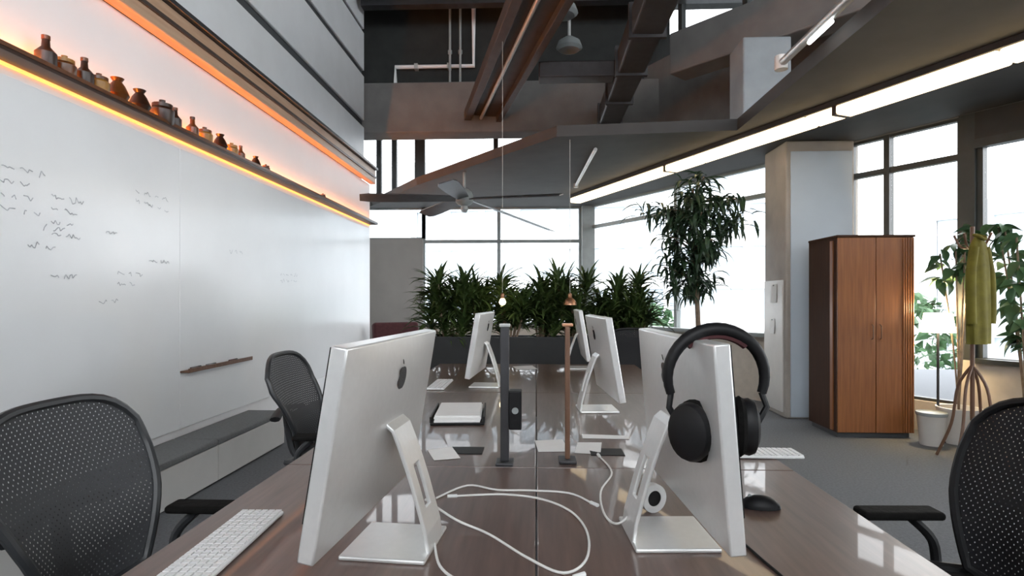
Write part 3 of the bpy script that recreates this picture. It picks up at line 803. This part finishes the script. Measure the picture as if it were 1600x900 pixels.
for i, (x, y, rz, lab) in enumerate([(-1.09, 1.62, 0, 'grey mesh office chair, nearest one beside the whiteboard'),
                                     (-1.10, 3.18, R(3), 'grey mesh office chair farther along the bench side')]):
    o = ch if i == 0 else copy_tree(ch)
    o.location = (x, y, 0); o.rotation_euler = (0, 0, rz); o['label'] = lab
chb = make_chair('chair_mesh_black', 'black_plastic')
for i, (x, y, rz, lab) in enumerate([(1.18, 1.66, R(182), 'black mesh office chair at the right edge by the desk'),
                                     (0.97, 5.75, R(-100), 'black mesh office chair at the far end of the desk')]):
    o = chb if i == 0 else copy_tree(chb)
    o.location = (x, y, 0); o.rotation_euler = (0, 0, rz); o['label'] = lab

# ------------------------------------------------------------------ plants
def strap_leaf(mb, p, az, el, ln, w, droop, rnd):
    d = Vector((math.cos(az), math.sin(az), 0)); side = Vector((-math.sin(az), math.cos(az), 0))
    n = 5; row = []
    pos = Vector(p); e = el
    for k in range(n + 1):
        t = k / n
        ww = w * (0.55 + 1.2 * t) if t < 0.35 else w * (1 - ((t - 0.35) / 0.65) ** 2) + 0.001
        row.append((pos - side * ww + Vector((0, 0, ww * 0.5)), pos.copy(), pos + side * ww + Vector((0, 0, ww * 0.5))))
        pos = pos + (d * math.cos(e) + Vector((0, 0, 1)) * math.sin(e)) * (ln / n)
        e -= droop / n
    vs = [q for r_ in row for q in r_]; fs = []
    for k in range(n):
        a = k * 3
        fs += [(a, a + 1, a + 4, a + 3), (a + 1, a + 2, a + 5, a + 4)]
    mb.add(vs, fs)

def dracaena(x, y, z0, top, spread, seed, lab, nros=4):
    rnd = random.Random(seed)
    t = thing('dracaena', lab, 'plant', (x, y, z0), group='leafy plants in the black planter')
    fol = MB()
    for k in range(nros):
        h = (top - z0) * rnd.uniform(0.12, 0.74)
        bxp = rnd.uniform(-0.5, 0.5) * spread; byp = rnd.uniform(-0.12, 0.12)
        MB().tube([(bxp * 0.4, byp * 0.4, 0), (bxp * 0.8, byp * 0.8, h * 0.6), (bxp, byp, h)], 0.012, 6).build('stem', 'bark', t, smooth=True)
        for j in range(44):
            az = rnd.uniform(0, 2 * math.pi); el = R(rnd.uniform(15, 88))
            strap_leaf(fol, (bxp, byp, h + rnd.uniform(-0.14, 0.03)), az, el, (top - z0) * rnd.uniform(0.30, 0.52), rnd.uniform(0.013, 0.024), R(rnd.uniform(30, 100)), rnd)
    tag(fol.build('foliage', 'leaf_dark', t), kind='stuff')
    return t
YP = 6.75
t = thing('planter', 'long waist-high black planter behind the desks', 'planter', (0.06, YP, 0))
for (a, b_, c, d) in ((-1.28, 1.28, -0.2, -0.18), (-1.28, 1.28, 0.18, 0.2), (-1.28, -1.26, -0.18, 0.18), (1.26, 1.28, -0.18, 0.18)):
    bx('side', a, b_, c, d, 0, 0.90, 'planter_black', t)
bx('soil', -1.26, 1.26, -0.18, 0.18, 0.70, 0.86, 'soil', t)
bx('rim', -1.30, 1.30, -0.22, -0.19, 0.88, 0.905, 'planter_black', t)
for i, (x, top, sp_, lab) in enumerate([
        (-1.03, 1.74, 0.42, 'bushy green plant at the whiteboard end of the black planter'),
        (-0.66, 1.66, 0.35, 'green strap-leaf plant second from the whiteboard end of the planter'),
        (-0.30, 1.72, 0.34, 'green strap-leaf plant left of the planter middle, behind the hanging bulb'),
        (0.05, 1.74, 0.34, 'green strap-leaf plant in the middle of the black planter'),
        (0.42, 1.73, 0.34, 'green strap-leaf plant right of the planter middle, behind the copper pendant'),
        (0.80, 1.66, 0.32, 'green strap-leaf plant second from the cabinet end of the planter'),
        (1.14, 1.73, 0.30, 'leafy green plant at the cabinet end of the black planter')]):
    dracaena(x, YP, 0.86, top, sp_, 11 + i, lab, 13 if i == 0 else 10)

# tall indoor tree
def tall_tree(x, y):
    rnd = random.Random(5)
    t = thing('indoor_tree', 'tall dark green indoor tree with drooping leaves by the glass front', 'tree', (x, y, 0))
    MB().lathe([(0.17, 0), (0.22, 0.42), (0.235, 0.45), (0.215, 0.45), (0.20, 0.40)], 22).build('pot', 'pot_white', t, smooth=True)
    MB().lathe([(0.199, 0.38), (0.199, 0.40)], 18).build('soil', 'soil', t)
    MB().tube([(0, 0, 0.38), (0.05, 0, 0.9), (0.03, 0.02, 1.5), (0.0, 0, 2.2), (-0.02, 0, 2.75)], [0.04, 0.034, 0.03, 0.024, 0.014], 8).build('trunk', 'bark', t, smooth=True)
    fol = MB()
    for k in range(44):
        h = 1.15 + 1.42 * rnd.random() ** 0.75; az = rnd.uniform(0, 2 * math.pi)
        rr = rnd.uniform(0.15, 0.68) * (0.45 + 0.6 * (h - 1.1) / 1.4)
        p0 = Vector((0.02, 0, h)); p1 = Vector((rr * math.cos(az), rr * math.sin(az) * 0.8, h + rnd.uniform(0.0, 0.25)))
        if k % 3 == 0:
            MB().tube([p0, (p0 + p1) / 2 + Vector((0, 0, 0.05)), p1], 0.008, 5).build('branch', 'bark', t, smooth=True)
        for j in range(27):
            q = p0.lerp(p1, rnd.uniform(0.35, 1.1)) + Vector((rnd.uniform(-.09, .09), rnd.uniform(-.09, .09), rnd.uniform(-.08, .08)))
            strap_leaf(fol, q, rnd.uniform(0, 6.28), R(rnd.uniform(-50, 35)), rnd.uniform(0.18, 0.32), rnd.uniform(0.015, 0.026), R(rnd.uniform(40, 110)), rnd)
    tag(fol.build('foliage', 'leaf_tree', t), kind='stuff')
tall_tree(2.02, 7.45)

# broad-leaf plants by the near windows
def oval_leaf_mesh():
    b = MB(); n = 6
    vs = []
    for k in range(n + 1):
        t = k / n; w = 0.036 * math.sin(math.pi * (0.08 + 0.92 * t) ** 0.8) if 0 < k < n else 0.002
        z = -0.05 * t * t
        vs += [(0.13 * t, -w, z + w * 0.35), (0.13 * t, 0, z), (0.13 * t, w, z + w * 0.35)]
    fs = []
    for k in range(n):
        a = 3 * k; fs += [(a, a + 1, a + 4, a + 3), (a + 1, a + 2, a + 5, a + 4)]
    b.add(vs, fs)
    return b
def broad_plant(x, y, h, seed, nleaf, spread, lab, zlow, m='leaf_fresh'):
    rnd = random.Random(seed)
    t = thing('leafy_plant', lab, 'plant', (x, y, 0), group='broad-leaf plants by the near windows')
    MB().lathe([(0.13, 0), (0.17, 0.30), (0.18, 0.33), (0.16, 0.33), (0.15, 0.29)], 20).build('pot', 'pot_white', t, smooth=True)
    MB().lathe([(0.149, 0.27), (0.149, 0.29)], 16).build('soil', 'soil', t)
    tips = []
    for k in range(5):
        a = rnd.uniform(0, 6.28); rr = spread * rnd.uniform(0.4, 1)
        pts = arc_pts([(0, 0, 0.27), (rr * 0.3 * math.cos(a), rr * 0.3 * math.sin(a), h * 0.45), (rr * math.cos(a), rr * math.sin(a), h * rnd.uniform(0.85, 1))], 6)
        MB().tube(pts, 0.008, 6).build('stem', 'bark', t, smooth=True)
        tips.append([p for p in pts if p.z > zlow])
    lf0 = None
    for k in range(nleaf):
        p = rnd.choice(rnd.choice(tips))
        if lf0 is None:
            o = oval_leaf_mesh().build('leaf', m, t, smooth=True); lf0 = o
        else:
            o = lf0.copy(); C.objects.link(o); o.parent = t
        o.location = p + Vector((rnd.uniform(-.05, .05), rnd.uniform(-.05, .05), rnd.uniform(-.05, .05)))
        o.rotation_euler = (rnd.uniform(-.6, .6), rnd.uniform(-.3, .9), rnd.uniform(0, 6.28))
        s = rnd.uniform(0.8, 1.45); o.scale = (s, s, s)
broad_plant(4.10, 5.0, 2.15, 3, 150, 0.34, 'airy green potted plant by the window behind the black chair', 0.95)
broad_plant(3.92, 5.52, 2.02, 9, 80, 0.24, 'airy green potted plant between the cabinet and the dark window post', 1.5)

# ------------------------------------------------------------------ wooden cabinet
cb = thing('wardrobe', 'tall warm brown wooden cabinet standing before the concrete column', 'cabinet', (2.89, 5.68, 0))
W_, D_, H_ = 0.72, 0.56, 1.95
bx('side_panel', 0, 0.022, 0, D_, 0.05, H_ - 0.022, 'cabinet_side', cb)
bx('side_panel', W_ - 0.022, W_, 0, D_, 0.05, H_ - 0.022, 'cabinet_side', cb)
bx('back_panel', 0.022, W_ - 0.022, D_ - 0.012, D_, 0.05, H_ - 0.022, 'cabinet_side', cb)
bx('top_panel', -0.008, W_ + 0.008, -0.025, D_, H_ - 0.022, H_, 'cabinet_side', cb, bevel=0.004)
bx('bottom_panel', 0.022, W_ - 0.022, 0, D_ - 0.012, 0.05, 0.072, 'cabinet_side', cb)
bx('plinth', 0.02, W_ - 0.02, 0.03, D_ - 0.03, 0, 0.05, 'reveal_dark', cb)
for k in range(2):
    x0 = 0.003 + k * (W_ / 2); x1 = x0 + W_ / 2 - 0.006
    d = bx('door', x0, x1, -0.022, -0.001, 0.053, H_ - 0.026, 'cabinet_front', cb, bevel=0.003)
    hx = x1 - 0.035 if k == 0 else x0 + 0.035
    MB().tube([(hx, -0.022, 0.95), (hx, -0.045, 0.96), (hx, -0.045, 1.08), (hx, -0.022, 1.09)], 0.005, 8).build('handle', 'walnut', d, smooth=True)
for k in range(5):
    bx('edge_slat', W_ - 0.11 + k * 0.022, W_ - 0.098 + k * 0.022, -0.030, -0.022, 0.06, H_ - 0.03, 'cabinet_front', cb, bevel=0.002)
tag(bx('side_batten', -0.012, 0.0, 0.05, 0.10, 0.06, H_ - 0.05, 'cabinet_front', cb), 'pale vertical batten on the dark side')

# notes pinned to the column
for i, (z, y, w, h, lab) in enumerate([(1.40, 6.82, 0.15, 0.21, 'upper pale sheet pinned to the column beside the cabinet'),
                                       (1.02, 6.86, 0.12, 0.17, 'lower pale sheet pinned to the column beside the cabinet')]):
    o = thing('pinned_sheet', lab, 'paper', (2.764, y, z), group='sheets pinned to the column')
    MB().grid(lambda u, v, w=w, h=h: (-0.004 - 0.006 * (1 - v) ** 2, (u - 0.5) * 2 * w * 0.5, (v - 0.5) * h), 3, 4).build('sheet', 'paper', o, solid=0.001)
    MB().lathe([(0.006, 0), (0.006, 0.012)], 8, Matrix.Translation((-0.004, 0, h * 0.44)) @ Matrix.Rotation(R(-90), 4, 'Y')).build('pin', 'frame_grey', o)

# floor lamp beside the cabinet
fl = thing('floor_lamp', 'small floor lamp with a glowing drum shade right of the cabinet', 'lamp', (3.80, 5.62, 0))
MB().lathe([(0.12, 0), (0.12, 0.015), (0.02, 0.03), (0.012, 0.04)], 22).build('base', 'steel_dark', fl, smooth=True)
MB().lathe([(0.011, 0.03), (0.011, 1.02)], 10).build('pole', 'steel_dark', fl, smooth=True)
b = MB(); n = 24
vs = [(r * math.cos(2 * math.pi * k / n), r * math.sin(2 * math.pi * k / n), z) for (r, z) in ((0.14, 1.02), (0.11, 1.20)) for k in range(n)]
b.add(vs, [(k, (k + 1) % n, n + (k + 1) % n, n + k) for k in range(n)]).build('shade', 'shade_glow', fl, smooth=True, solid=0.003)
MB().lathe([(0.012, 1.02), (0.03, 1.07), (0.02, 1.11)], 12).build('bulb', 'bulb_warm', fl, smooth=True)
pl = bpy.data.lights.new('lamp_glow', 'POINT'); pl.energy = 18; pl.color = (1.0, 0.72, 0.38); pl.shadow_soft_size = 0.05
plo = bpy.data.objects.new('lamp_glow', pl); C.objects.link(plo); plo.parent = fl; plo.location = (0, -0.0, 1.24)

# white waste bin by the lamp
t = thing('waste_bin', 'white tapered bin on the floor in front of the floor lamp', 'bin', (3.62, 5.44, 0))
MB().lathe([(0.09, 0), (0.115, 0.28), (0.12, 0.285), (0.108, 0.285), (0.085, 0.02)], 22).build('body', 'pot_white', t, smooth=True)
MB().lathe([(0.121, 0.27), (0.125, 0.285), (0.121, 0.30), (0.11, 0.29)], 22).build('rim', 'frame_grey', t, smooth=True)

# coat stand and olive jacket
cs = thing('coat_stand', 'brown wooden coat stand before the dark window post', 'coat stand', (3.53, 4.82, 0))
MB().tube([(0, 0, 0.35), (0, 0, 1.92)], 0.016, 8).build('pole', 'walnut', cs, smooth=True)
for k in range(4):
    a = R(90 * k + 30)
    MB().tube(arc_pts([(0, 0, 0.80), (0.10 * math.cos(a), 0.10 * math.sin(a), 0.62), (0.15 * math.cos(a), 0.15 * math.sin(a), 0.3), (0.26 * math.cos(a), 0.26 * math.sin(a), 0.012)], 5), 0.012, 8).build('leg', 'walnut', cs, smooth=True)
    MB().tube(arc_pts([(0, 0, 1.75), (0.08 * math.cos(a), 0.08 * math.sin(a), 1.76), (0.13 * math.cos(a), 0.13 * math.sin(a), 1.86)], 4), 0.009, 8).build('hook', 'walnut', cs, smooth=True)
jk = thing('jacket', 'olive yellow jacket hanging on the coat stand', 'jacket', (3.48, 4.69, 0.98), R(20))
b = MB()
def jf(u, v):
    a = u * 2 * math.pi
    w = interp(v, [0, 0.15, 0.7, 0.9, 1.0], [0.105, 0.11, 0.10, 0.085, 0.03])
    r = 1 + 0.10 * math.sin(7 * a + 2 * v) * (1 - v * 0.6)
    return (w * r * math.cos(a), 0.5 * w * r * math.sin(a), 0.85 * v)
b.grid(jf, 40, 14).build('body', 'olive_cloth', jk, smooth=True)
for s in (-1, 1):
    MB().tube(arc_pts([(s * 0.06, -0.01, 0.76), (s * 0.105, -0.015, 0.55), (s * 0.112, -0.02, 0.30), (s * 0.105, -0.02, 0.16)], 5), [0.034] * 5 + [0.036] * 11, 10).build('sleeve', 'olive_cloth', jk, smooth=True)
MB().tube(arc_pts([(-0.03, -0.03, 0.84), (0, -0.045, 0.82), (0.03, -0.03, 0.84), (0.02, 0.02, 0.86), (-0.02, 0.02, 0.86)], 4, closed=True), 0.012, 8, closed=True).build('collar', 'olive_cloth', jk, smooth=True)

# ------------------------------------------------------------------ pendants in front of the plants
for (x, y, lit, lab) in ((-0.376, 6.40, True, 'small lit bulb pendant on a pale cord before the plants'),
                         (0.372, 6.40, False, 'small copper pendant on a pale cord before the plants')):
    t = thing('pendant_lamp', lab, 'lamp', (x, y, 1.30), group='low pendants before the planter')
    ztop = (4.2 if lit else ZS) - 1.30
    MB().tube([(0, 0, 0.10), (0, 0, ztop)], 0.0028, 6).build('cord', 'cord_pale', t)
    MB().lathe([(0.018, 0.04), (0.022, 0.05), (0.022, 0.09), (0.008, 0.105)], 12).build('socket', 'copper', t, smooth=True)
    prof = [(0.004, -0.035), (0.03, -0.02), (0.038, 0.0), (0.028, 0.028), (0.016, 0.045)] if lit else \
           [(0.075, -0.03), (0.07, 0.0), (0.05, 0.03), (0.022, 0.052)]
    MB().lathe(prof, 18).build('bulb' if lit else 'shade', 'bulb_warm' if lit else 'copper', t, smooth=True)

# maroon lounge chair in the far left bay
t = thing('lounge_chair', 'dark maroon lounge chair before the taupe wall in the far left', 'chair', (-1.98, 8.55, 0), R(-60))
def cushion(nm, x0, x1, y0, y1, z0, z1, rot=None):
    o = MB().box(x0, x1, y0, y1, z0, z1, rot).build(nm, 'maroon_cloth', t, bevel=0.04, seg=3)
cushion('seat', -0.32, 0.34, -0.32, 0.32, 0.22, 0.44)
cushion('backrest', -0.08, 0.08, -0.36, 0.36, 0, 0.62, Matrix.Translation((-0.34, 0, 0.36)) @ Matrix.Rotation(R(-12), 4, 'Y'))
for s in (-1, 1):
    cushion('armrest', -0.32, 0.30, s * 0.38 - 0.06, s * 0.38 + 0.06, 0.22, 0.62)
    for x in (-0.27, 0.27):
        MB().tube([(x, s * 0.3, 0), (x, s * 0.3, 0.23)], 0.018, 8).build('leg', 'walnut', t, smooth=True)

# ------------------------------------------------------------------ outside
o = bx('ground', -60, 80, -40, 90, -4.3, -4.1, 'asphalt'); struct(o)
def building(x, y, w, d, h, floors, lab, rz):
    t = thing('office_building', lab, 'building', (x, y, -4.1), rz, 'pale buildings across the street')
    bx('core', -w / 2 + 0.3, w / 2 - 0.3, 0.3, d, 0, h, 'facade_glass', t)
    fh = h / floors
    for k in range(floors + 1):
        bx('floor_band', -w / 2, w / 2, 0, d, max(0, k * fh - 0.5), k * fh + 0.5, 'facade_pale', t)
    nb = int(w / 3)
    for k in range(nb + 1):
        bx('pier', -w / 2 + k * w / nb - 0.25, -w / 2 + k * w / nb + 0.25, -0.05, 0.6, 0, h, 'facade_pale', t)
building(6, 48, 34, 14, 17, 5, 'pale building across the street behind the back windows', R(-8))
building(34, 26, 30, 14, 11, 3, 'lower pale building seen through the cabinet side windows', R(-55))
def street_tree(x, y, h, seed, lab):
    rnd = random.Random(seed)
    t = thing('street_tree', lab, 'tree', (x, y, -4.1), group='trees outside the windows')
    MB().tube([(0, 0, 0), (0.1, 0, h * 0.35), (0, 0.1, h * 0.7)], [0.16, 0.12, 0.06], 8).build('trunk', 'bark', t, smooth=True)
    fol = MB()
    for k in range(900):
        a = rnd.uniform(0, 6.28); ph = math.acos(rnd.uniform(-1, 1)); r = rnd.uniform(0.5, 1) ** 0.5
        p = Vector((1.6 * r * math.sin(ph) * math.cos(a), 1.6 * r * math.sin(ph) * math.sin(a), h * 0.7 + h * 0.28 * r * math.cos(ph)))
        s = rnd.uniform(0.12, 0.24)
        q = Matrix.Rotation(rnd.uniform(0, 6.28), 4, Vector((rnd.random(), rnd.random(), rnd.random())).normalized())
        fol.add([p + q @ Vector(c) * s for c in ((-1, 0, 0), (0, -0.5, 0.1), (1, 0, 0), (0, 0.5, 0.1))], [(0, 1, 2, 3)])
    tag(fol.build('foliage', 'leaf_fresh', t), kind='stuff')
street_tree(12.5, 13.0, 6.2, 1, 'green street tree outside the near right window')
street_tree(9.5, 15.5, 5.8, 2, 'green street tree outside the window right of the cabinet')
street_tree(3.2, 19.0, 5.6, 4, 'green street tree outside the window behind the indoor tree')
